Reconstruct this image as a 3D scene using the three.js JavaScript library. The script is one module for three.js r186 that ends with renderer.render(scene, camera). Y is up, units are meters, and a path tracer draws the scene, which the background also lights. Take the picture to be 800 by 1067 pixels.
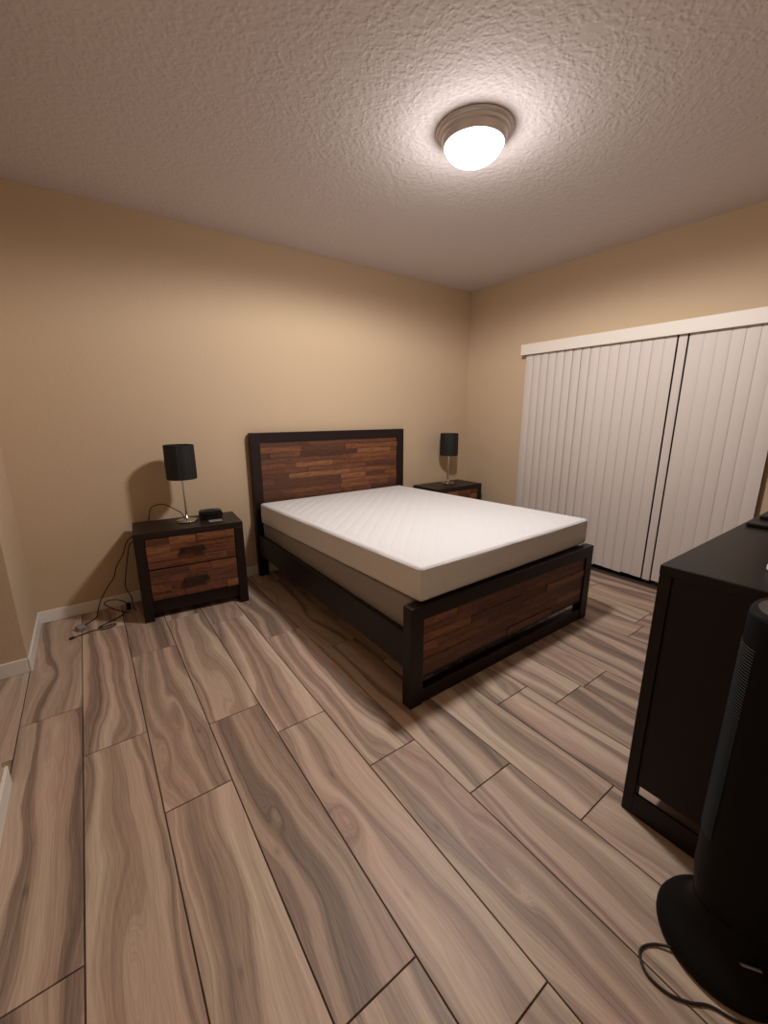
import * as THREE from 'three';
import { RoundedBoxGeometry } from 'three/addons/geometries/RoundedBoxGeometry.js';
import { mergeGeometries, mergeVertices, toCreasedNormals } from 'three/addons/utils/BufferGeometryUtils.js';
import { createNoise2D } from 'simplex-noise';

// ------------------------------------------------------------------ camera, sky, exposure
// World: x = 0 near the blinds wall (negative to the left), z = 0 headboard wall (positive towards the camera), y up.
const scene = new THREE.Scene();
scene.background = new THREE.Color(0x000000);            // night outside
const camera = new THREE.PerspectiveCamera(102.86, 800 / 1067, 0.02, 50);
camera.rotation.order = 'YXZ';
camera.position.set(-3.7097, 1.3942, 3.4474);
camera.rotation.set(-0.2358, -0.6259, -0.002);
const renderer = new THREE.WebGLRenderer({ antialias: true });
renderer.toneMapping = THREE.LinearToneMapping;
renderer.toneMappingExposure = 1.12;
renderer.shadowMap.enabled = true;
renderer.shadowMap.type = THREE.PCFSoftShadowMap;
const LAMP_COLOR = new THREE.Color().setRGB(1.0, 0.965, 0.945);
const LAMP_SIDE = 0.88, LAMP_DOWN = 8.0;                  // candela: glow of the dome's flank, and its light into the room below

// ------------------------------------------------------------------ helpers
function rng(seed) { let a = seed >>> 0; return () => { a = (a + 0x6D2B79F5) | 0; let t = Math.imul(a ^ (a >>> 15), 1 | a); t = (t + Math.imul(t ^ (t >>> 7), 61 | t)) ^ t; return ((t ^ (t >>> 14)) >>> 0) / 4294967296; }; }
const clamp = (v, a, b) => Math.min(b, Math.max(a, v));
const mix = (a, b, t) => a + (b - a) * t;
const sstep = (a, b, x) => { const t = clamp((x - a) / (b - a), 0, 1); return t * t * (3 - 2 * t); };
const taken = new Map();
function numbered(n) { const k = taken.get(n) || 0; taken.set(n, k + 1); return k ? `${n}_${String(k).padStart(3, '0')}` : n; }
function shadows(o) { o.castShadow = true; o.receiveShadow = true; return o; }
function part(name, geo, m, parent, pos, rot) {
  const o = shadows(new THREE.Mesh(geo, m)); o.name = name;
  if (pos) o.position.set(...pos);
  if (rot) o.rotation.set(...rot);
  parent.add(o); return o;
}
function thing(name, label, category, pos = [0, 0, 0], turn = 0, group) {
  const o = new THREE.Group(); o.name = numbered(name); scene.add(o);
  o.position.set(...pos); o.rotation.y = turn; o.userData = { label, category };
  if (group) o.userData.group = group;
  return o;
}
function single(name, geo, m, label, category, pos, turn, group) {
  const o = part(numbered(name), geo, m, scene, pos); if (turn) o.rotation.y = turn;
  o.userData = { label, category }; if (group) o.userData.group = group;
  return o;
}
function struct(name, geo, m, parent = scene, pos) {
  const o = part(name, geo, m, parent, pos);
  if (parent === scene) o.userData = { kind: 'structure' };
  return o;
}
// uv in metres by dominant axis
function metreUV(g) {
  const p = g.attributes.position, n = g.attributes.normal, uv = new Float32Array(p.count * 2);
  for (let i = 0; i < p.count; i++) {
    const ax = Math.abs(n.getX(i)), ay = Math.abs(n.getY(i)), az = Math.abs(n.getZ(i));
    let u, v;
    if (ay >= ax && ay >= az) { u = p.getX(i); v = p.getZ(i); } else if (ax >= az) { u = p.getZ(i); v = p.getY(i); } else { u = p.getX(i); v = p.getY(i); }
    uv[2 * i] = u; uv[2 * i + 1] = v;
  }
  g.setAttribute('uv', new THREE.BufferAttribute(uv, 2)); return g;
}
// box from corner to corner
function bx(x0, x1, y0, y1, z0, z1) {
  const g = new THREE.BoxGeometry(x1 - x0, y1 - y0, z1 - z0).toNonIndexed();
  g.translate((x0 + x1) / 2, (y0 + y1) / 2, (z0 + z1) / 2); return metreUV(g);
}
// rounded-edge box from corner to corner
function rb(x0, x1, y0, y1, z0, z1, r = 0.003, seg = 2) {
  const g = new RoundedBoxGeometry(x1 - x0, y1 - y0, z1 - z0, seg, Math.min(r, (x1 - x0) / 2.01, (y1 - y0) / 2.01, (z1 - z0) / 2.01));
  g.translate((x0 + x1) / 2, (y0 + y1) / 2, (z0 + z1) / 2); return metreUV(g.index ? g.toNonIndexed() : g);
}
const merge = (list) => mergeGeometries(list.map((g) => (g.index ? g.toNonIndexed() : g)), false);
// slab lying in xz with chamfered top edges, top face at y = t, uv 0..1 over the top (+ flips)
function slab(x0, x1, z0, z1, t, c, u0 = 0, u1 = 1, v0 = 0, v1 = 1) {
  const P = [], U = [];
  const ring = (i, y) => [[x0 + i, y, z0 + i], [x1 - i, y, z0 + i], [x1 - i, y, z1 - i], [x0 + i, y, z1 - i]];
  const a = ring(0, 0), b = ring(0, t - c), d = ring(c, t);
  const uvOf = (p) => [mix(u0, u1, (p[0] - x0) / (x1 - x0)), mix(v0, v1, (p[2] - z0) / (z1 - z0))];
  const quad = (p, q, r, s) => { for (const k of [p, q, r, p, r, s]) { P.push(...k); U.push(...uvOf(k)); } };
  quad(d[3], d[2], d[1], d[0]);
  for (let i = 0; i < 4; i++) { const j = (i + 1) % 4; quad(d[i], d[j], b[j], b[i]); quad(b[i], b[j], a[j], a[i]); }
  const g = new THREE.BufferGeometry();
  g.setAttribute('position', new THREE.Float32BufferAttribute(P, 3));
  g.setAttribute('uv', new THREE.Float32BufferAttribute(U, 2));
  g.computeVertexNormals(); return g;
}
function tube(pts, r, seg = 60, radial = 8) {
  const c = new THREE.CatmullRomCurve3(pts.map((p) => new THREE.Vector3(...p)), false, 'centripetal');
  return new THREE.TubeGeometry(c, seg, r, radial, false);
}
const lathe = (pts, seg = 48) => new THREE.LatheGeometry(pts.map(([r, y]) => new THREE.Vector2(r, y)), seg);

// ------------------------------------------------------------------ textures
function dataTex(w, h, fill, srgb, repeat = true) {
  const d = new Uint8Array(w * h * 4);
  for (let y = 0; y < h; y++) for (let x = 0; x < w; x++) { const c = fill(x, y); const i = (y * w + x) * 4; d[i] = c[0]; d[i + 1] = c[1]; d[i + 2] = c[2]; d[i + 3] = 255; }
  const t = new THREE.DataTexture(d, w, h, THREE.RGBAFormat);
  t.magFilter = THREE.LinearFilter; t.minFilter = THREE.LinearMipmapLinearFilter; t.generateMipmaps = true;
  if (repeat) t.wrapS = t.wrapT = THREE.RepeatWrapping;
  if (srgb) t.colorSpace = THREE.SRGBColorSpace;
  t.needsUpdate = true; return t;
}
// tileable lattice noise
function tileNoise(seed, n) {
  const r = rng(seed), g = new Float32Array(n * n); for (let i = 0; i < n * n; i++) g[i] = r() * 2 - 1;
  return (x, y) => {   // x, y in lattice cells
    const xi = Math.floor(x), yi = Math.floor(y); let fx = x - xi, fy = y - yi; fx = fx * fx * (3 - 2 * fx); fy = fy * fy * (3 - 2 * fy);
    const m = (a) => ((a % n) + n) % n, at = (a, b) => g[m(b) * n + m(a)];
    return mix(mix(at(xi, yi), at(xi + 1, yi), fx), mix(at(xi, yi + 1), at(xi + 1, yi + 1), fx), fy);
  };
}
const grey = (v) => { const k = clamp(Math.round(v * 255), 0, 255); return [k, k, k]; };
// orange-peel wall relief, one tile = 0.6 m
const peelTex = (() => { const a = tileNoise(11, 64), b = tileNoise(12, 128), S = 768; return dataTex(S, S, (x, y) => { const u = x / S, v = y / S; return grey(0.5 + 0.3 * a(u * 64, v * 64) + 0.2 * b(u * 128, v * 128)); }); })();
peelTex.repeat.set(1 / 0.6, 1 / 0.6);
// knock-down ceiling relief, one tile = 1 m
const knockTex = (() => {
  const a = tileNoise(21, 56), b = tileNoise(22, 112), c = tileNoise(23, 12), S = 1024;
  return dataTex(S, S, (x, y) => {
    const u = x / S, v = y / S, w = 0.8 * c(u * 12, v * 12);
    const n = 0.62 * a(u * 56 + w, v * 56 - w) + 0.42 * b(u * 112 + w, v * 112 + w);
    return grey(sstep(-0.4, 0.6, n) * 0.8 + 0.2 * (n * 0.5 + 0.5));
  });
})();
// knitted mattress fabric relief, one tile = 0.12 m
const knitTex = (() => { const a = tileNoise(31, 32), S = 256; return dataTex(S, S, (x, y) => { const u = x / S, v = y / S; return grey(0.5 + 0.25 * Math.sin(u * Math.PI * 2 * 24) * Math.sin(v * Math.PI * 2 * 24) + 0.25 * a(u * 32, v * 32)); }); })();
knitTex.repeat.set(1 / 0.12, 1 / 0.12);

// wood-look porcelain plank, 0.2367 m x 1.196 m
function plankTexture(seed, tone) {
  const r = rng(seed), n2 = createNoise2D(r), n3 = createNoise2D(r), n1 = createNoise2D(r), W = 256, H = 1296;
  const ox = r() * 50, oy = r() * 50, slope = (r() - 0.5) * 1.6, knots = [];
  const nk = r() < 0.65 ? 1 + (r() < 0.4 ? 1 : 0) : 0;
  for (let i = 0; i < nk; i++) knots.push([0.03 + 0.18 * r(), 0.1 + 1.0 * r(), (0.5 + 0.6 * r()) * (r() < 0.5 ? -1 : 1), 0.014 + 0.014 * r(), 0.09 + 0.12 * r()]);
  const eyes = []; const ne = Math.floor(r() * 2.6);
  for (let i = 0; i < ne; i++) eyes.push([0.03 + 0.17 * r(), 0.08 + 1.0 * r(), 0.005 + 0.004 * r(), 0.010 + 0.012 * r()]);
  return dataTex(W, H, (px, py) => {
    const u = (px / W) * 0.2367, v = (py / H) * 1.196;
    let s = u * 4.6 + slope * v * 0.2 + 0.25 * n2(u * 1.5 + ox, v * 0.6 + oy) + 0.08 * n2(u * 4.5 + oy, v * 1.7 + ox) + 0.016 * n2(u * 16, v * 5 + ox);
    for (const [ku, kv, ka, su, sv] of knots) { const d = ((u - ku) / su) ** 2 * 0.35 + ((v - kv) / sv) ** 2; s += ka * 0.27 * Math.exp(-d); }
    const t = s * 2.3;
    let b = 0.85 * n1(t * 0.8, seed * 1.7) + 0.36 * n1(t * 2.1, 9.1 + seed) + 0.16 * n1(t * 6.5, 4.4 + seed);
    b = Math.tanh(b * 1.5);
    const line = Math.pow(Math.max(0, n1(t * 4.2, 77 + seed)), 3) * 0.5;
    const fine = 0.10 * n3(t * 22, v * 1.3) + 0.07 * n3(u * 150, v * 5) + 0.05 * n3(u * 420, v * 16);
    let val = clamp(0.56 + tone + 0.39 * b + fine - line * 0.55, 0, 1.1);
    for (const [eu, ev, su, sv] of eyes) { const d = ((u - eu) / su) ** 2 + ((v - ev) / sv) ** 2; val -= 0.38 * Math.exp(-Math.pow(d, 0.8)) * (0.75 + 0.3 * n3(u * 200, v * 200)); }
    val = clamp(val, 0, 1.1);
    const hue = 0.5 + 0.5 * n2(u * 3 + 90, v * 1.1 + 40);
    const D = [106, 89, 79], M = [mix(164, 174, hue), mix(142, 143, hue), mix(122, 126, hue)], L = [mix(208, 211, hue), mix(189, 184, hue), mix(166, 164, hue)];
    const k = val < 0.5 ? val / 0.5 : (val - 0.5) / 0.5, A = val < 0.5 ? D : M, B = val < 0.5 ? M : L;
    return [0, 1, 2].map((i) => clamp(Math.round(mix(A[i], B[i], k)), 0, 255));
  }, true, false);
}
// acacia-like strip grain (greyscale-ish, tinted by material colour), tile 0.5 m along u, 0.06 along v
function stripTexture(seed) {
  const r = rng(seed), n2 = createNoise2D(r), n1 = createNoise2D(r), W = 512, H = 96;
  return dataTex(W, H, (px, py) => {
    const u = (px / W) * 0.5, v = (py / H) * 0.06;
    const s = v * 26 + 0.5 * n2(u * 4, v * 14) + 0.18 * n2(u * 11, v * 40);
    const b = 0.6 * n1(s * 1.8, 3) + 0.4 * n1(s * 6, 8) + 0.18 * n2(u * 20, v * 700);
    const k = clamp(0.76 + 0.27 * b, 0.25, 1);
    return [k * 255, k * (0.9 + 0.1 * k) * 255, k * (0.82 + 0.18 * k) * 255].map(Math.round);
  }, true);
}
// rough-sawn ridges across the grain
const sawTex = (() => { const a = tileNoise(41, 64), S = 256; return dataTex(S, S, (x, y) => { const u = x / S, v = y / S; return grey(0.5 + 0.3 * Math.sin(u * Math.PI * 2 * 40 + a(u * 8, v * 8)) + 0.2 * a(u * 64, v * 20)); }); })();

// ------------------------------------------------------------------ materials
const std = (color, roughness, o = {}) => new THREE.MeshStandardMaterial({ color, roughness, metalness: 0, ...o });
const phys = (color, roughness, o = {}) => new THREE.MeshPhysicalMaterial({ color, roughness, metalness: 0, specularIntensity: 0.6, ...o });
const M = {
  wall: std(0xc9b092, 0.85, { bumpMap: peelTex, bumpScale: 0.0006 }),
  ceiling: std(0xd4cac8, 0.9, { bumpMap: knockTex, bumpScale: 0.0016 }),
  trim: std(0xe9e3da, 0.5),
  grout: std(0x4a3b31, 0.9),
  dark: phys(0x1e110e, 0.45),
  darkTop: phys(0x241813, 0.4),
  dresser: phys(0x150d0b, 0.45),
  fabricWhite: std(0xe2e0df, 0.95, { bumpMap: knitTex, bumpScale: 0.0012 }),
  boxFabric: std(0x979089, 0.95, { bumpMap: knitTex, bumpScale: 0.001 }),
  chrome: std(0xc9c4bd, 0.16, { metalness: 1 }),
  nickel: std(0xccc3be, 0.3, { metalness: 0.4 }),
  bronze: std(0x3b302a, 0.4, { metalness: 0.7 }),
  shade: std(0x0d0e11, 0.55),
  shadeIn: std(0x1a1a1c, 0.9),
  black: std(0x0b0a0b, 0.38),
  blackMatte: phys(0x070606, 0.6, { specularIntensity: 0.35 }),
  blackGloss: std(0x08080a, 0.12),
  cord: std(0x120d0c, 0.55),
  slat: std(0xd9cdc5, 0.6),
  valance: std(0xe4dace, 0.5),
  grey: std(0x8f8a87, 0.6),
  white: std(0xe8e4e0, 0.45),
};
const stripMaps = [51, 52, 53].map(stripTexture);
const stripTints = [0x87502f, 0x75452b, 0x945c38, 0x7c4a2f, 0x643b27, 0xa36d44, 0x82502f, 0x6d4430, 0x784b34];
const stripMats = stripTints.map((c, i) => std(c, 0.5, { map: stripMaps[i % 3], bumpMap: sawTex, bumpScale: 0.0004 }));
const tones = [0.02, -0.1, 0.1, -0.03, 0.14, -0.14, 0.05, -0.06, 0.08, 0.0, 0.11, -0.08];
const plankMats = tones.map((t, i) => std(0xffffff, 0.5, { map: plankTexture(101 + i * 7, t) }));

// ------------------------------------------------------------------ the room
const XR = -0.02, XL = -4.135, H = 2.698, ZB = 3.72, ZJ = 0.655, ZK = 1.56, XH = -5.3;   // right wall, left wall, ceiling, rear wall, hall opening, hall end
const DZ0 = 0.84, DZ1 = 2.725, DH = 2.0;                                                    // sliding-door opening
struct('wall_back', bx(XL - 0.12, XR + 0.15, 0, H, -0.12, 0), M.wall);
struct('wall_right', merge([bx(XR, XR + 0.15, 0, H, 0, DZ0), bx(XR, XR + 0.15, 0, H, DZ1, ZB), bx(XR, XR + 0.15, DH, H, DZ0, DZ1)]), M.wall);
struct('wall_rear', bx(XH, XR + 0.15, 0, H, ZB, ZB + 0.12), M.wall);
struct('wall_left', merge([bx(XH, XL, 0, H, 0, ZJ), bx(XH, XL, 0, H, ZK, ZB)]), M.wall);
struct('wall_hall', bx(XH - 0.12, XH, 0, H, 0, ZB), M.wall);
struct('ceiling', bx(XH - 0.12, XR + 0.15, H, H + 0.12, -0.12, ZB + 0.12), M.ceiling);

// baseboards
const BH = 0.085, BT = 0.014;
function board(x0, x1, z0, z1) { return rb(x0, x1, 0, BH, z0, z1, 0.005); }
struct('baseboard_back', board(XL, XR, 0, BT), M.trim);
struct('baseboard_left', merge([board(XL, XL + BT, BT, ZJ + BT), board(XH, XL, ZJ, ZJ + BT), board(XL, XL + BT, ZK - BT, ZB - BT), board(XH, XL, ZK - BT, ZK)]), M.trim);
struct('baseboard_right', merge([board(XR - BT, XR, BT, DZ0 - 0.03), board(XR - BT, XR, DZ1 + 0.03, ZB - BT)]), M.trim);
struct('baseboard_rear', board(XL, XR, ZB - BT, ZB), M.trim);

// floor: wood-look porcelain planks, each laid on its own, over a grout bed
const floor = struct('floor', bx(XH, XR + 0.15, -0.12, -0.004, 0, ZB), M.grout);
{
  const PW = 0.2367, PL = 1.196, X1 = -3.8984, g = 0.0021, r = rng(7);
  const joints = { 0: 1.179, 1: 1.5532, 2: 0.8366, 3: 1.671, 4: 1.9042, 5: 1.1011, 6: 2.6227, 7: 2.9244, 8: 2.3688, 9: 2.5323, 10: 1.35, 11: 2.05, 12: 1.7, 13: 2.45, 14: 1.2, 15: 1.9, 16: 2.8, '-1': 1.4, '-2': 1.0, '-3': 1.7, '-4': 1.3, '-5': 0.9 };
  const chosen = { '0:-1': 3, '0:0': 9, '1:-1': 8, '1:0': 0, '2:-1': 7, '2:0': 6, '2:1': 10, '3:-1': 0, '3:0': 7, '4:-1': 4, '4:0': 2, '5:0': 8, '5:1': 6, '6:-1': 9, '6:0': 0, '7:-1': 10, '7:0': 3, '8:-1': 8, '8:0': 9, '9:-1': 2, '9:0': 7 };   // tone of the planks as laid
  let last = -1;
  for (let k = -5; k <= 16; k++) {
    let xa = X1 + (k - 1) * PW, xb = xa + PW; xa = Math.max(xa, XH); xb = Math.min(xb, XR + 0.1);
    if (xb - xa < 0.02) continue;
    const za = k >= 0 ? 0 : ZJ, zb = k >= 0 ? ZB : ZK;
    let z = joints[k]; while (z > za) z -= PL;
    for (; z < zb; z += PL) {
      const c0 = Math.max(z, za), c1 = Math.min(z + PL, zb); if (c1 - c0 < 0.02) continue;
      let mi = Math.floor(r() * plankMats.length); if (mi === last) mi = (mi + 5) % plankMats.length; last = mi;
      const pick = chosen[`${k}:${Math.round((z - joints[k]) / PL)}`]; if (pick !== undefined) { mi = pick; last = mi; }
      const fu = r() < 0.5, fv = r() < 0.5;
      let v0 = (c0 - z) / PL, v1 = (c1 - z) / PL, u0 = 0, u1 = (xb - xa) / PW;
      if (fv) { v0 = 1 - v0; v1 = 1 - v1; } if (fu) { u0 = 1; u1 = 1 - (xb - xa) / PW; }
      part('plank', slab(xa + g, xb - g, c0 + g, c1 - g, 0.004, 0.001, u0, u1, v0, v1), plankMats[mi], floor, [0, -0.004, 0]);
    }
  }
}

// sliding glass door behind the blinds
{
  const d = new THREE.Group(); d.name = 'door_1'; d.userData = { kind: 'structure' }; scene.add(d);
  const x0 = XR + 0.08, x1 = XR + 0.15;
  part('door_frame', merge([bx(x0, x1, 0, DH, DZ0, DZ0 + 0.05), bx(x0, x1, 0, DH, DZ1 - 0.05, DZ1), bx(x0, x1, DH - 0.05, DH, DZ0 + 0.05, DZ1 - 0.05), bx(x0, x1, 0, 0.04, DZ0 + 0.05, DZ1 - 0.05)]), std(0x4a3f38, 0.4), d);
  const zm = (DZ0 + DZ1) / 2, glass = new THREE.MeshPhysicalMaterial({ color: 0xffffff, transmission: 1, thickness: 0, roughness: 0.02, ior: 1.5 });
  for (const [a, b, x] of [[DZ0 + 0.05, zm + 0.03, x0 + 0.008], [zm - 0.03, DZ1 - 0.05, x0 + 0.04]]) {
    const s = part('sash', merge([bx(x, x + 0.025, 0.04, DH - 0.05, a, a + 0.06), bx(x, x + 0.025, 0.04, DH - 0.05, b - 0.06, b), bx(x, x + 0.025, 0.04, 0.12, a + 0.06, b - 0.06), bx(x, x + 0.025, DH - 0.11, DH - 0.05, a + 0.06, b - 0.06)]), std(0x544840, 0.4), d);
    part('pane', bx(x + 0.01, x + 0.015, 0.12, DH - 0.11, a + 0.06, b - 0.06), glass, s);
  }
}

// ------------------------------------------------------------------ ceiling light
{
  const L = thing('ceiling_light', 'flush-mount ceiling light with glowing white dome and brushed metal rim', 'ceiling light', [-2.008, H, 1.832]);
  part('rim', lathe([[0.0, -0.001], [0.179, -0.001], [0.182, -0.004], [0.181, -0.008], [0.177, -0.013], [0.172, -0.015], [0.1685, -0.0135], [0.166, -0.018], [0.165, -0.026], [0.161, -0.031], [0.157, -0.0305], [0.155, -0.036], [0.152, -0.046], [0.147, -0.056], [0.143, -0.062], [0.139, -0.062], [0.139, -0.055], [0.0, -0.052]], 72), M.nickel, L);
  const prof = []; for (let i = 0; i <= 18; i++) { const a = (i / 18) * Math.PI / 2; prof.push([Math.max(0.0005, 0.1365 * Math.cos(a)), -0.058 - 0.075 * Math.sin(a)]); }
  const dome = part('glass_dome', lathe(prof, 64), new THREE.MeshStandardMaterial({ color: 0xf4efe8, roughness: 0.3, emissive: new THREE.Color().setRGB(1, 0.93, 0.86), emissiveIntensity: 3.2 }), L);
  dome.castShadow = false;   // the light inside passes through the glass
  const p = new THREE.PointLight(LAMP_COLOR, LAMP_SIDE, 0, 2);
  p.name = 'lamp_glow'; p.position.set(0, -0.132, 0); p.castShadow = true; p.shadow.radius = 4.5; p.shadow.mapSize.set(2048, 2048); p.shadow.bias = -0.0005; p.shadow.camera.near = 0.03;
  L.add(p);
  const a = new THREE.SpotLight(LAMP_COLOR, LAMP_DOWN, 0, 1.56, 0.17, 2);   // the same dome seen from below
  a.name = 'lamp_glow_down'; a.position.set(0, -0.145, 0); a.target.position.set(0, -2, 0); a.castShadow = true; a.shadow.radius = 5; a.shadow.mapSize.set(2048, 2048);
  L.add(a); L.add(a.target); a.target.name = 'lamp_aim';
}

// ------------------------------------------------------------------ strip panels (reclaimed-wood look)
// children of `owner`, in its local frame; panel front faces +z at zf
function strips(owner, x0, x1, y0, y1, zf, rows, seed, lmin, lmax) {
  const r = rng(seed), rh = (y1 - y0) / rows; let last = -1;
  for (let j = 0; j < rows; j++) {
    let x = x0 - r() * lmax * 0.7;
    while (x < x1 - 0.001) {
      const l = mix(lmin, lmax, r()); const a = Math.max(x, x0); let b = Math.min(x + l, x1); x += l;
      if (x1 - b < 0.05) { b = x1; x = x1; }
      if (b - a < 0.05) { if (a === x0) { x = x0; } continue; }
      let mi = Math.floor(r() * stripMats.length); if (mi === last) mi = (mi + 4) % stripMats.length; last = mi;
      const proud = r() < 0.25 ? 0.004 + 0.004 * r() : 0.0015 * r(), uo = r();
      const g = slab(a + 0.0004, b - 0.0004, -rh / 2 + 0.0004, rh / 2 - 0.0004, 0.008 + proud, 0.0009, uo, uo + (b - a) / 0.5, 0, 0.8);
      g.rotateX(Math.PI / 2);
      part('plank', g, stripMats[mi], owner, [0, y0 + (j + 0.5) * rh, zf - 0.008]);
    }
  }
}

// ------------------------------------------------------------------ bed
const BX0 = -2.617, BX1 = -1.017, BC = (BX0 + BX1) / 2, BW = BX1 - BX0;
{
  const B = thing('bed', 'queen bed frame with dark espresso posts and mixed-tone wood strip headboard', 'bed', [BC, 0, 0]);
  const hw = BW / 2;
  const hb = part('headboard', rb(-hw + 0.075, hw - 0.075, 0.36, 1.17, 0.025, 0.052), M.dark, B);
  part('post', rb(-hw, -hw + 0.08, 0, 1.17, 0.02, 0.075, 0.004), M.dark, hb);
  part('post', rb(hw - 0.08, hw, 0, 1.17, 0.02, 0.075, 0.004), M.dark, hb);
  part('top_rail', rb(-hw, hw, 1.165, 1.244, 0.02, 0.075, 0.004), M.dark, hb);
  part('bottom_rail', rb(-hw + 0.08, hw - 0.08, 0.34, 0.42, 0.02, 0.072, 0.004), M.dark, hb);
  strips(hb, -hw + 0.08, hw - 0.08, 0.42, 1.165, 0.06, 16, 301, 0.24, 0.66);
  const z1 = 2.147, z0 = 2.085;
  const fb = part('footboard', rb(-hw + 0.075, hw - 0.075, 0.15, 0.46, z0 + 0.012, z1 - 0.018), M.dark, B);
  part('post', rb(-hw, -hw + 0.08, 0, 0.456, z0, z1, 0.004), M.dark, fb);
  part('post', rb(hw - 0.08, hw, 0, 0.456, z0, z1, 0.004), M.dark, fb);
  part('top_rail', rb(-hw, hw, 0.454, 0.528, z0, z1, 0.004), M.dark, fb);
  part('bottom_rail', rb(-hw + 0.08, hw - 0.08, 0.0, 0.078, z0 + 0.008, z1 - 0.006, 0.004), M.dark, fb);
  part('panel_edge', rb(-hw + 0.08, hw - 0.08, 0.138, 0.152, z0 + 0.008, z1 - 0.008, 0.003), M.dark, fb);
  strips(fb, -hw + 0.08, hw - 0.083, 0.152, 0.455, z1 - 0.011, 7, 302, 0.24, 0.6);
  for (const s of [-1, 1]) part('side_rail', rb(s > 0 ? hw - 0.04 : -hw + 0.01, s > 0 ? hw - 0.01 : -hw + 0.04, 0.2, 0.385, 0.072, z0 + 0.002, 0.004), M.dark, B);
  for (let i = 0; i < 6; i++) part('support_slat', rb(-hw + 0.038, hw - 0.038, 0.222, 0.246, 0.2 + i * 0.34, 0.28 + i * 0.34, 0.003), M.dark, B);
}
{
  const s = single('box_spring', rb(-0.755, 0.755, -0.24, 0, -0.985, 0.985, 0.02, 3), M.boxFabric, 'grey fabric box spring between the bed rails under the mattress', 'box spring', [BC, 0.5105, 1.085]);
  s.rotation.x = -0.0222;
}
{
  // white knitted mattress, quilted in diagonal ridges on top
  const W = 1.505, D = 2.015, T = 0.172, r = 0.018;
  let g = new THREE.BoxGeometry(W, T, D, 230, 26, 300); g.deleteAttribute('normal'); g.deleteAttribute('uv'); g = mergeVertices(g, 1e-5);
  const p = g.attributes.position, n2 = createNoise2D(rng(55)), v = new THREE.Vector3(), c = new THREE.Vector3();
  for (let i = 0; i < p.count; i++) {
    v.fromBufferAttribute(p, i); const top = v.y > T / 2 - 1e-4;
    const lx = v.x, lz = v.z;
    c.set(clamp(v.x, -W / 2 + r, W / 2 - r), clamp(v.y, -T / 2 + r, T / 2 - r), clamp(v.z, -D / 2 + r, D / 2 - r));
    const d = v.clone().sub(c); if (d.lengthSq() > 1e-12) { d.normalize(); v.copy(c).addScaledVector(d, r); }
    if (top) {
      const e = Math.min(W / 2 - Math.abs(lx), D / 2 - Math.abs(lz)), m = sstep(0.02, 0.10, e);
      const q = (lx + lz) / Math.SQRT2 + 0.004 * n2(lx * 3, lz * 3);
      const ph = q / 0.078; const k = Math.abs(((ph % 1) + 1) % 1 - 0.5) * 2;
      v.y += m * (0.0028 * (1 - Math.pow(k, 3)) + 0.002 * n2(lx * 2.2, lz * 2.2)) + 0.003 * (1 - Math.pow(Math.max(Math.abs(lx) / (W / 2), Math.abs(lz) / (D / 2)), 4));
    } else {
      const k = Math.sin(clamp((v.y + T / 2) / T, 0, 1) * Math.PI) * 0.004 + 0.0022 * n2(lx * 3.5 + lz * 3.5, v.y * 9);
      if (Math.abs(lx) > W / 2 - 1e-4) v.x += Math.sign(lx) * k; if (Math.abs(lz) > D / 2 - 1e-4) v.z += Math.sign(lz) * k;
    }
    p.setXYZ(i, v.x, v.y, v.z);
  }
  g.computeVertexNormals();
  const uv = new Float32Array(p.count * 2); for (let i = 0; i < p.count; i++) { uv[2 * i] = p.getX(i) + p.getY(i) * 0.7; uv[2 * i + 1] = p.getZ(i) + p.getY(i) * 0.7; }
  g.setAttribute('uv', new THREE.BufferAttribute(uv, 2));
  const m = single('mattress', g, M.fabricWhite, 'white knitted mattress with diagonal quilted ridges on the bed', 'mattress', [BC + 0.002, 0.5135 + T / 2, 1.109]);
  m.rotation.set(-0.0222, 0.018, 0);
  const ring = (y, o) => { const a = W / 2 + o, b = D / 2 + o, q = 0.018, pts = []; for (const [sx, sz] of [[1, 1], [-1, 1], [-1, -1], [1, -1]]) for (let i = 0; i <= 4; i++) { const th = (i / 4) * Math.PI / 2, base = sx > 0 ? (sz > 0 ? 0 : 3) : (sz > 0 ? 1 : 2), an = base * Math.PI / 2 + th; pts.push(new THREE.Vector3(sx * (a - q) + q * Math.cos(an), y, sz * (b - q) + q * Math.sin(an))); } return new THREE.TubeGeometry(new THREE.CatmullRomCurve3(pts, true, 'centripetal'), 240, 0.0022, 6, true); };
  part('seam', ring(T / 2 - 0.012, -0.0005), M.fabricWhite, m);
  part('corner_seam', tube([[-W / 2 + 0.008, T / 2 - 0.02, D / 2 - 0.006], [-W / 2 + 0.005, 0, D / 2 - 0.003], [-W / 2 + 0.008, -T / 2 + 0.02, D / 2 - 0.006]], 0.004, 20, 6), M.fabricWhite, m);
  part('tag', rb(-W / 2 + 0.016, -W / 2 + 0.04, -T / 2 + 0.012, -T / 2 + 0.024, D / 2 + 0.001, D / 2 + 0.004, 0.001), M.white, m).userData.label = 'small white tag';
}

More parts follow.
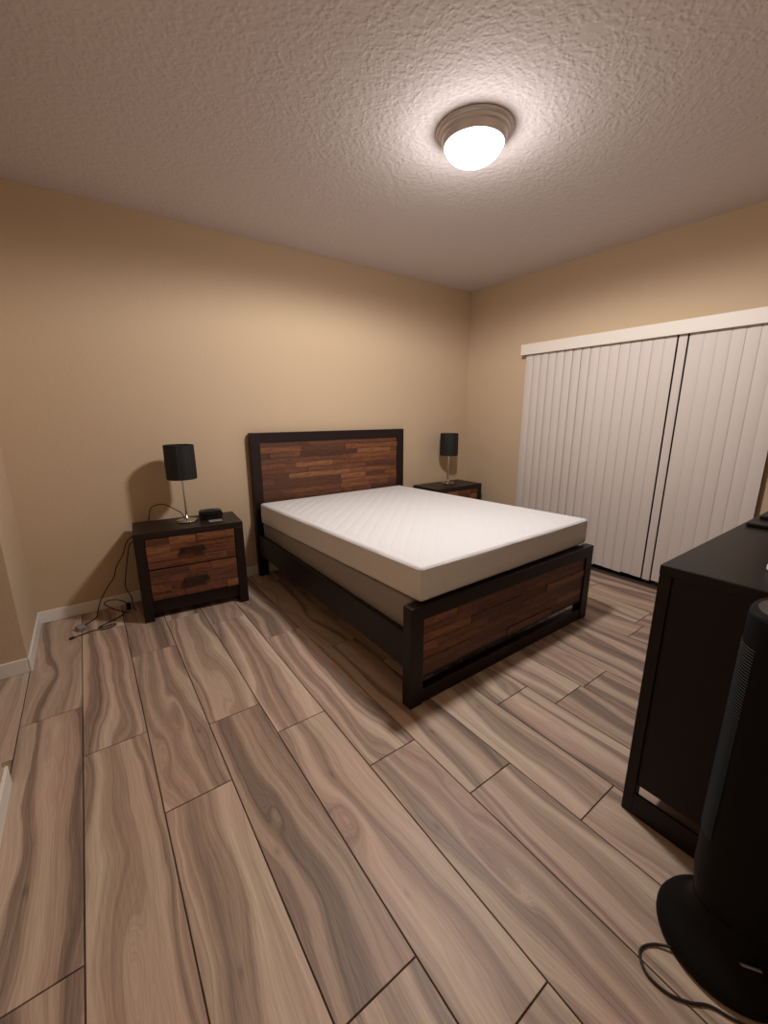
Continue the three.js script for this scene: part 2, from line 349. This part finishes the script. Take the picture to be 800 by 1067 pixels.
// ------------------------------------------------------------------ nightstands
function nightstand(label, pos, turn, seed) {
  const N = thing('nightstand', label, 'nightstand', pos, turn, 'matching two-drawer nightstands beside the bed');
  const w = 0.695 / 2, d = 0.37 / 2, h = 0.632;
  part('top', rb(-w, w, h - 0.042, h, -d, d, 0.004), M.darkTop, N);
  for (const s of [-1, 1]) part('side_panel', rb(s > 0 ? w - 0.062 : -w, s > 0 ? w : -w + 0.062, 0, h - 0.041, -d, d, 0.004), M.dark, N);
  part('back_panel', rb(-w + 0.06, w - 0.06, 0.1, h - 0.04, -d, -d + 0.015), M.dark, N);
  part('bottom_rail', rb(-w + 0.06, w - 0.06, 0.045, 0.145, d - 0.06, d - 0.03, 0.003), M.dark, N);
  const x0 = -w + 0.065, x1 = w - 0.065;
  for (const [a, b, i] of [[0.15, 0.364, 0], [0.374, 0.586, 1]]) {
    const dr = part('drawer', rb(x0, x1, a, b, -d + 0.02, d - 0.014, 0.002), M.dark, N);
    strips(dr, x0, x1, a, b, d - 0.006, 4, seed + i, 0.12, 0.34);
    const cy = (a + b) / 2 + 0.004;
    const shape = new THREE.Shape([new THREE.Vector2(-0.082, -0.02), new THREE.Vector2(0.082, -0.02), new THREE.Vector2(0.07, 0.018), new THREE.Vector2(-0.07, 0.018)]);
    const hole = new THREE.Path([new THREE.Vector2(-0.064, -0.009), new THREE.Vector2(-0.06, 0.006), new THREE.Vector2(0.06, 0.006), new THREE.Vector2(0.064, -0.009)]); shape.holes.push(hole);
    const hg = new THREE.ExtrudeGeometry(shape, { depth: 0.006, bevelEnabled: true, bevelSize: 0.002, bevelThickness: 0.002, bevelSegments: 2 });
    const mounts = [-0.071, 0.071].map((x) => rb(x - 0.006, x + 0.006, -0.006, 0.006, -0.016, 0.001, 0.002));
    hg.deleteAttribute('uv'); mounts.forEach((m) => m.deleteAttribute('uv'));
    part('handle', merge([hg, ...mounts]), M.bronze, dr, [0, cy, d + 0.012]).userData.label = 'dark metal handle';
  }
  return N;
}
const NS = nightstand('two-drawer nightstand with alarm clock, left of the bed', [-3.184, 0, 0.279], -0.0908, 401);
nightstand('two-drawer nightstand between bed and blinds, mostly hidden by the mattress', [-0.5, 0, 0.222], 0, 411);

// ------------------------------------------------------------------ lamps
function tableLamp(label, pos) {
  const L = thing('table_lamp', label, 'lamp', pos, 0, 'matching table lamps on the nightstands');
  part('base', lathe([[0.0005, 0], [0.07, 0], [0.072, 0.004], [0.07, 0.009], [0.05, 0.013], [0.02, 0.017], [0.010, 0.024], [0.0075, 0.04], [0.0005, 0.041]], 48), M.chrome, L);
  part('pole', lathe([[0.0005, 0.03], [0.0065, 0.03], [0.0065, 0.33], [0.012, 0.335], [0.012, 0.39], [0.0005, 0.392]], 20), M.chrome, L);
  // ruched black drum shade, open at both ends, with thickness
  const n = 160, rows = [[0.097, 0.312], [0.0985, 0.315], [0.0985, 0.43], [0.0965, 0.55], [0.095, 0.553], [0.0935, 0.55], [0.0955, 0.43], [0.0955, 0.315], [0.097, 0.312]];
  const P = [], I = [];
  rows.forEach(([r, y], j) => { for (let i = 0; i <= n; i++) { const a = (i / n) * Math.PI * 2, f = j > 0 && j < 5 ? 0.0016 * Math.sin(a * 40) + 0.001 * Math.sin(a * 13 + 1) : 0; P.push((r + f) * Math.cos(a), y, (r + f) * Math.sin(a)); } });
  for (let j = 0; j < rows.length - 1; j++) for (let i = 0; i < n; i++) { const a = j * (n + 1) + i, b = a + n + 1; I.push(a, b, a + 1, b, b + 1, a + 1); }
  const g = new THREE.BufferGeometry(); g.setAttribute('position', new THREE.Float32BufferAttribute(P, 3)); g.setIndex(I); g.computeVertexNormals();
  const sh = part('lamp_shade', g, M.shade, L);
  const spokes = [0, 1, 2].map((k) => { const a = k * 2.094; return tube([[0.01 * Math.cos(a), 0.36, 0.01 * Math.sin(a)], [0.096 * Math.cos(a), 0.36, 0.096 * Math.sin(a)]], 0.0015, 4, 6); });
  part('shade_ring', merge(spokes), M.chrome, sh);
  part('bulb', lathe([[0.0005, 0.388], [0.013, 0.39], [0.014, 0.41], [0.026, 0.44], [0.03, 0.465], [0.024, 0.488], [0.0005, 0.496]], 24), M.white, L);
  return L;
}
const lampA = tableLamp('black drum-shade lamp on the left nightstand, next to the alarm clock', [-3.181, 0.6328, 0.248]);
tableLamp('black drum-shade lamp on the far right nightstand near the room corner', [-0.445, 0.632, 0.165]);
{
  const o = [-3.181, 0.632, 0.248], rel = (l) => l.map(([x, y, z]) => [x - o[0], y - o[1], z - o[2]]);
  part('power_cord', tube(rel([[-3.187, 0.645, 0.22], [-3.205, 0.683, 0.2], [-3.255, 0.725, 0.18], [-3.3, 0.752, 0.15], [-3.345, 0.75, 0.11], [-3.385, 0.72, 0.065], [-3.40, 0.66, 0.05], [-3.42, 0.6, 0.042], [-3.50, 0.54, 0.042], [-3.55, 0.51, 0.055], [-3.572, 0.482, 0.07], [-3.6, 0.407, 0.07], [-3.652, 0.322, 0.07], [-3.673, 0.254, 0.07], [-3.722, 0.185, 0.07], [-3.782, 0.083, 0.075], [-3.803, 0.02, 0.09], [-3.81, 0.005, 0.12], [-3.85, 0.004, 0.183], [-3.894, 0.004, 0.232]]), 0.0034, 160, 6), M.cord, lampA);
}

// ------------------------------------------------------------------ alarm clock and card
{
  const C = thing('alarm_clock', 'black digital alarm clock on the left nightstand', 'clock', [-3.018, 0.6328, 0.262], -0.16);
  const sh = new THREE.Shape(); const w = 0.078, h = 0.056;
  sh.moveTo(-w + 0.014, 0); sh.lineTo(w - 0.014, 0); sh.quadraticCurveTo(w, 0.004, w, 0.02); sh.lineTo(w, h - 0.02); sh.quadraticCurveTo(w, h - 0.004, w - 0.018, h); sh.lineTo(-w + 0.018, h); sh.quadraticCurveTo(-w, h - 0.004, -w, h - 0.02); sh.lineTo(-w, 0.02); sh.quadraticCurveTo(-w, 0.004, -w + 0.014, 0);
  const bg = new THREE.ExtrudeGeometry(sh, { depth: 0.07, bevelEnabled: true, bevelSize: 0.004, bevelThickness: 0.006, bevelSegments: 3, curveSegments: 8 }); bg.translate(0, 0.004, -0.035);
  part('body', bg, M.black, C);
  part('display', rb(-0.058, 0.05, 0.016, 0.048, 0.038, 0.043, 0.002), M.blackGloss, C);
  part('button', rb(-0.03, 0.03, 0.0625, 0.067, -0.02, 0.0, 0.002), M.blackMatte, C);
  const o = C.position, c = Math.cos(0.16), s = Math.sin(0.16);
  const rel = (l) => l.map(([x, y, z]) => { const dx = x - o.x, dz = z - o.z; return [dx * c + dz * s, y - o.y, -dx * s + dz * c]; });
  part('power_cord', tube(rel([[-3.005, 0.65, 0.22], [-3.0, 0.645, 0.14], [-3.01, 0.646, 0.095], [-3.02, 0.61, 0.055], [-3.15, 0.52, 0.032], [-3.4, 0.49, 0.032], [-3.53, 0.485, 0.05], [-3.556, 0.465, 0.09], [-3.574, 0.396, 0.1], [-3.604, 0.255, 0.1], [-3.615, 0.168, 0.1], [-3.59, 0.09, 0.11], [-3.588, 0.02, 0.125], [-3.583, 0.0045, 0.15], [-3.575, 0.0045, 0.175]]), 0.0034, 140, 6), M.cord, C);
}
single('card', rb(-0.045, 0.045, 0, 0.002, -0.03, 0.03, 0.0008), M.grey, 'small pale grey card in front of the alarm clock', 'card', [-3.01, 0.632, 0.36], -0.12);

// ------------------------------------------------------------------ loose cable with plugs on the floor
{
  const K = thing('loose_cable', 'tangled black cable with plug end on the floor by the baseboard', 'cable', [-3.72, 0, 0.25]);
  const rel = (l) => l.map(([x, y, z]) => [x + 3.72, y, z - 0.25]);
  part('cord', tube(rel([[-3.935, 0.006, 0.374], [-3.904, 0.005, 0.362], [-3.837, 0.004, 0.34], [-3.77, 0.004, 0.355], [-3.726, 0.004, 0.345], [-3.712, 0.004, 0.312], [-3.768, 0.008, 0.324], [-3.81, 0.004, 0.318], [-3.77, 0.004, 0.28], [-3.69, 0.004, 0.225], [-3.64, 0.006, 0.16], [-3.625, 0.03, 0.125], [-3.632, 0.06, 0.12], [-3.684, 0.097, 0.118], [-3.747, 0.1, 0.12], [-3.757, 0.087, 0.122], [-3.72, 0.047, 0.13], [-3.66, 0.01, 0.15], [-3.62, 0.004, 0.19]]), 0.0036, 170, 6), M.cord, K);
  part('plug', rb(-0.014, 0.014, 0, 0.016, -0.008, 0.008, 0.004), M.black, K, [-3.95 + 3.72, 0, 0.381 - 0.25], [0, 0.4, 0]);
  part('adapter', rb(-0.012, 0.012, 0, 0.05, -0.012, 0.012, 0.004), M.black, K, [-3.615 + 3.72, 0, 0.11 - 0.25], [0, 0.3, 0]);
}
{
  const A = thing('power_adapter', 'small grey power adapter on the floor among the cables', 'adapter', [-3.905, 0, 0.27], 0.5);
  part('body', rb(-0.022, 0.022, 0, 0.03, -0.028, 0.028, 0.006), M.grey, A);
  for (const s of [-1, 1]) part('prong', rb(s * 0.008 - 0.001, s * 0.008 + 0.001, 0.012, 0.018, 0.027, 0.044, 0.0005), M.chrome, A);
}

// ------------------------------------------------------------------ vertical blinds
{
  const V = thing('vertical_blind', 'closed white vertical blinds with cream valance over the sliding door', 'blinds', [XR, 0, 0]);
  const z0 = 0.768, z1 = 2.86, yb = 1.952, yt = 2.05;
  part('valance', merge([rb(-0.085, -0.073, yb, yt, z0, z1, 0.003), rb(-0.074, 0, yt - 0.01, yt, z0, z1, 0.002), rb(-0.074, 0, yb, yt - 0.01, z0, z0 + 0.01, 0.002), rb(-0.074, 0, yb, yt - 0.01, z1 - 0.01, z1, 0.002)]), M.valance, V);
  part('head_rail', rb(-0.062, -0.022, yb + 0.03, yb + 0.065, z0 + 0.02, z1 - 0.02, 0.003), M.trim, V);
  const w = 0.089, top = yb + 0.03, n = 6;
  const slatGeo = (bot) => {   // gently bowed vane, 1.6 mm thick
    const P = [], I = [], t = 0.0016;
    for (let s = 0; s < 2; s++) for (let i = 0; i <= n; i++) { const q = i / n * 2 - 1, x = -0.004 * (1 - q * q) + (s ? t : 0); P.push(x, bot, q * w / 2, x, top, q * w / 2); }
    const o = (n + 1) * 2;
    for (let i = 0; i < n; i++) { const a = i * 2; I.push(a, a + 2, a + 1, a + 1, a + 2, a + 3); const b = o + a; I.push(b, b + 1, b + 2, b + 1, b + 3, b + 2); I.push(a, b, a + 2, b, b + 2, a + 2, a + 1, a + 3, b + 1, b + 1, a + 3, b + 3); }
    for (const a of [0, n * 2]) I.push(a, a + 1, o + a, a + 1, o + a + 1, o + a);
    const g = new THREE.BufferGeometry(); g.setAttribute('position', new THREE.Float32BufferAttribute(P, 3)); g.setIndex(I);
    const c = toCreasedNormals(g, 0.6); return c;
  };
  const variants = [0.044, 0.04, 0.048].map(slatGeo), r = rng(77);
  const list = [];
  for (let i = 0; i < 16; i++) list.push([0.845 + i * 0.0807, 0.1 + 0.05 * (r() - 0.5) + (i < 9 ? 0.03 : -0.03)]);
  list.push([2.139, 0.0]);
  for (let i = 0; i < 7; i++) list.push([2.222 + i * 0.0775, 0.06 + 0.04 * (r() - 0.5)]);
  list.forEach(([z, a], i) => { const s = part('slat', variants[i % 3], M.slat, V, [-0.042, 0, z], [0, -a, 0]); if (i === 16) s.scale.z = 0.62; });
}

// ------------------------------------------------------------------ dresser
const DX = -2.312, DF = 2.98, DD = 0.5, DL = 1.55, DT = 0.938;
{
  const D = thing('dresser', 'dark espresso wood dresser along the right edge, its end panel towards the fan', 'dresser', [DX + DL / 2, 0, DF + DD / 2]);
  const w = DL / 2, d = DD / 2;
  part('top', rb(-w, w, DT - 0.035, DT, -d, d, 0.005), M.dresser, D);
  for (const s of [-1, 1]) {
    const e = part('end_panel', rb(s < 0 ? -w + 0.01 : w - 0.04, s < 0 ? -w + 0.04 : w - 0.01, 0.122, DT - 0.034, -d + 0.035, d - 0.035), M.dresser, D);
    const xa = s < 0 ? -w + 0.002 : w - 0.047, xb = s < 0 ? -w + 0.047 : w - 0.002;
    part('post', rb(xa, xb, 0, DT - 0.034, -d + 0.001, -d + 0.037, 0.004), M.dresser, e);
    part('post', rb(xa, xb, 0, DT - 0.034, d - 0.037, d - 0.001, 0.004), M.dresser, e);
    part('bottom_rail', rb(s < 0 ? xa : xb - 0.012, s < 0 ? xa + 0.012 : xb, 0.0, 0.09, -d + 0.036, d - 0.036, 0.003), M.dresser, e);
  }
  part('body', rb(-w + 0.039, w - 0.039, 0.126, DT - 0.036, -d + 0.03, d - 0.01), M.dresser, D);
  for (let i = 0; i < 2; i++) for (let j = 0; j < 3; j++) {
    const xa = -w + 0.055 + i * 0.725, y = 0.14 + j * 0.253, dr = part('drawer', rb(xa, xa + 0.715, y, y + 0.246, -d + 0.006, -d + 0.029, 0.003), M.dresser, D);
    part('handle', rb(xa + 0.28, xa + 0.435, y + 0.12, y + 0.138, -d - 0.012, -d + 0.008, 0.004), M.bronze, dr);
  }
}
{
  const T = thing('television', 'black flat television on splayed feet on the dresser, at the right edge', 'television', [-1.06, DT, 3.085]);
  part('casing', rb(-0.56, 0.56, 0.12, 0.76, -0.012, 0.03, 0.006), M.black, T);
  part('screen', rb(-0.55, 0.55, 0.135, 0.75, -0.0145, -0.011, 0.001), M.blackGloss, T);
  for (const s of [-1, 1]) {
    part('foot', merge([rb(Math.min(s * 0.475, s * 0.455), Math.max(s * 0.475, s * 0.455), 0, 0.018, -0.085, 0.14, 0.006), rb(Math.min(s * 0.275, s * 0.255), Math.max(s * 0.275, s * 0.255), 0, 0.018, -0.085, 0.14, 0.006), rb(Math.min(s * 0.475, s * 0.255), Math.max(s * 0.475, s * 0.255), 0.004, 0.02, -0.01, 0.02, 0.005), rb(Math.min(s * 0.38, s * 0.35), Math.max(s * 0.38, s * 0.35), 0.015, 0.14, -0.006, 0.012, 0.004)]), M.black, T);
  }
}
{
  const R = thing('small_white_box', 'small white plastic box at the near end of the dresser top', 'box', [-2.13, DT, 3.23], 0.5);
  part('body', rb(-0.04, 0.04, 0, 0.022, -0.03, 0.03, 0.007, 3), M.white, R);
  part('lid', rb(-0.035, 0.035, 0.021, 0.027, -0.025, 0.025, 0.003), M.white, R);
}

// ------------------------------------------------------------------ tower fan
{
  const F = thing('tower_fan', 'black tower fan on a round flared base, in the lower right corner', 'fan', [-2.5, 0, 3.335]);
  part('base', lathe([[0.0005, 0], [0.15, 0], [0.154, 0.008], [0.154, 0.02], [0.148, 0.034], [0.13, 0.052], [0.108, 0.075], [0.094, 0.1], [0.086, 0.13], [0.083, 0.16], [0.0005, 0.162]], 64), M.blackMatte, F);
  // tower body: superellipse sections lofted upwards
  const secs = [[0.155, 0.082, 0.082], [0.2, 0.092, 0.09], [0.24, 0.096, 0.093], [0.5, 0.098, 0.094], [0.955, 0.1, 0.095], [0.963, 0.099, 0.094], [0.967, 0.096, 0.091], [0.968, 0.09, 0.085]];
  const n = 48, P = [], I = [];
  const ell = (a, A, B) => { const e = 0.8, c = Math.cos(a), s = Math.sin(a); return [Math.sign(c) * A * Math.pow(Math.abs(c), e), Math.sign(s) * B * Math.pow(Math.abs(s), e)]; };
  secs.forEach(([y, A, B]) => { for (let i = 0; i < n; i++) { const [x, z] = ell(i / n * Math.PI * 2, A, B); P.push(x, y, z); } });
  for (let j = 0; j < secs.length - 1; j++) for (let i = 0; i < n; i++) { const a = j * n + i, b = j * n + (i + 1) % n, c = a + n, d = b + n; I.push(a, c, b, b, c, d); }
  const top = P.length / 3; P.push(0, 0.966, 0); for (let i = 0; i < n; i++) I.push((secs.length - 1) * n + i, top, (secs.length - 1) * n + (i + 1) % n);
  const g = new THREE.BufferGeometry(); g.setAttribute('position', new THREE.Float32BufferAttribute(P, 3)); g.setIndex(I); g.computeVertexNormals();
  part('body', toCreasedNormals(g, 0.7), M.blackMatte, F);
  // louvred grille on the room-facing side
  const slats = [];
  for (let k = 0; k < 74; k++) {
    const y = 0.36 + k * 0.0072, pts = [];
    for (let i = 0; i <= 12; i++) { const a = Math.PI * (1.18 + 0.64 * i / 12), [x, z] = ell(a, 0.1, 0.0955); pts.push(new THREE.Vector3(x, y, z)); }
    slats.push(new THREE.TubeGeometry(new THREE.CatmullRomCurve3(pts), 12, 0.0015, 4, false));
  }
  part('grille', merge(slats), phys(0x0b0a0a, 0.5), F).userData.kind = 'stuff';
  const pp = part('control_panel', new THREE.CylinderGeometry(0.082, 0.084, 0.004, 48), std(0x4a4747, 0.35), F, [0.0, 0.967, 0]);
  for (let k = 0; k < 4; k++) part('button', new THREE.CylinderGeometry(0.007, 0.008, 0.005, 16), M.grey, pp, [-0.04 + 0.026 * k, 0.003, -0.008 + 0.008 * (k % 2)]);
  part('badge', rb(-0.002, 0.002, -0.005, 0.005, -0.02, 0.02, 0.001), M.grey, F, [-0.083, 0.092, 0.062], [0, 0.6, 0.9]).userData.label = 'small pale badge';
  part('power_cord', tube([[-0.125, 0.012, -0.07], [-0.158, 0.005, -0.11], [-0.2, 0.004, -0.125], [-0.236, 0.004, -0.095], [-0.235, 0.004, -0.05], [-0.21, 0.004, -0.01], [-0.178, 0.004, 0.02], [-0.16, 0.004, 0.06], [-0.12, 0.004, 0.13], [-0.05, 0.004, 0.2], [0.05, 0.004, 0.26]], 0.0034, 90, 8), M.cord, F);
}

renderer.render(scene, camera);
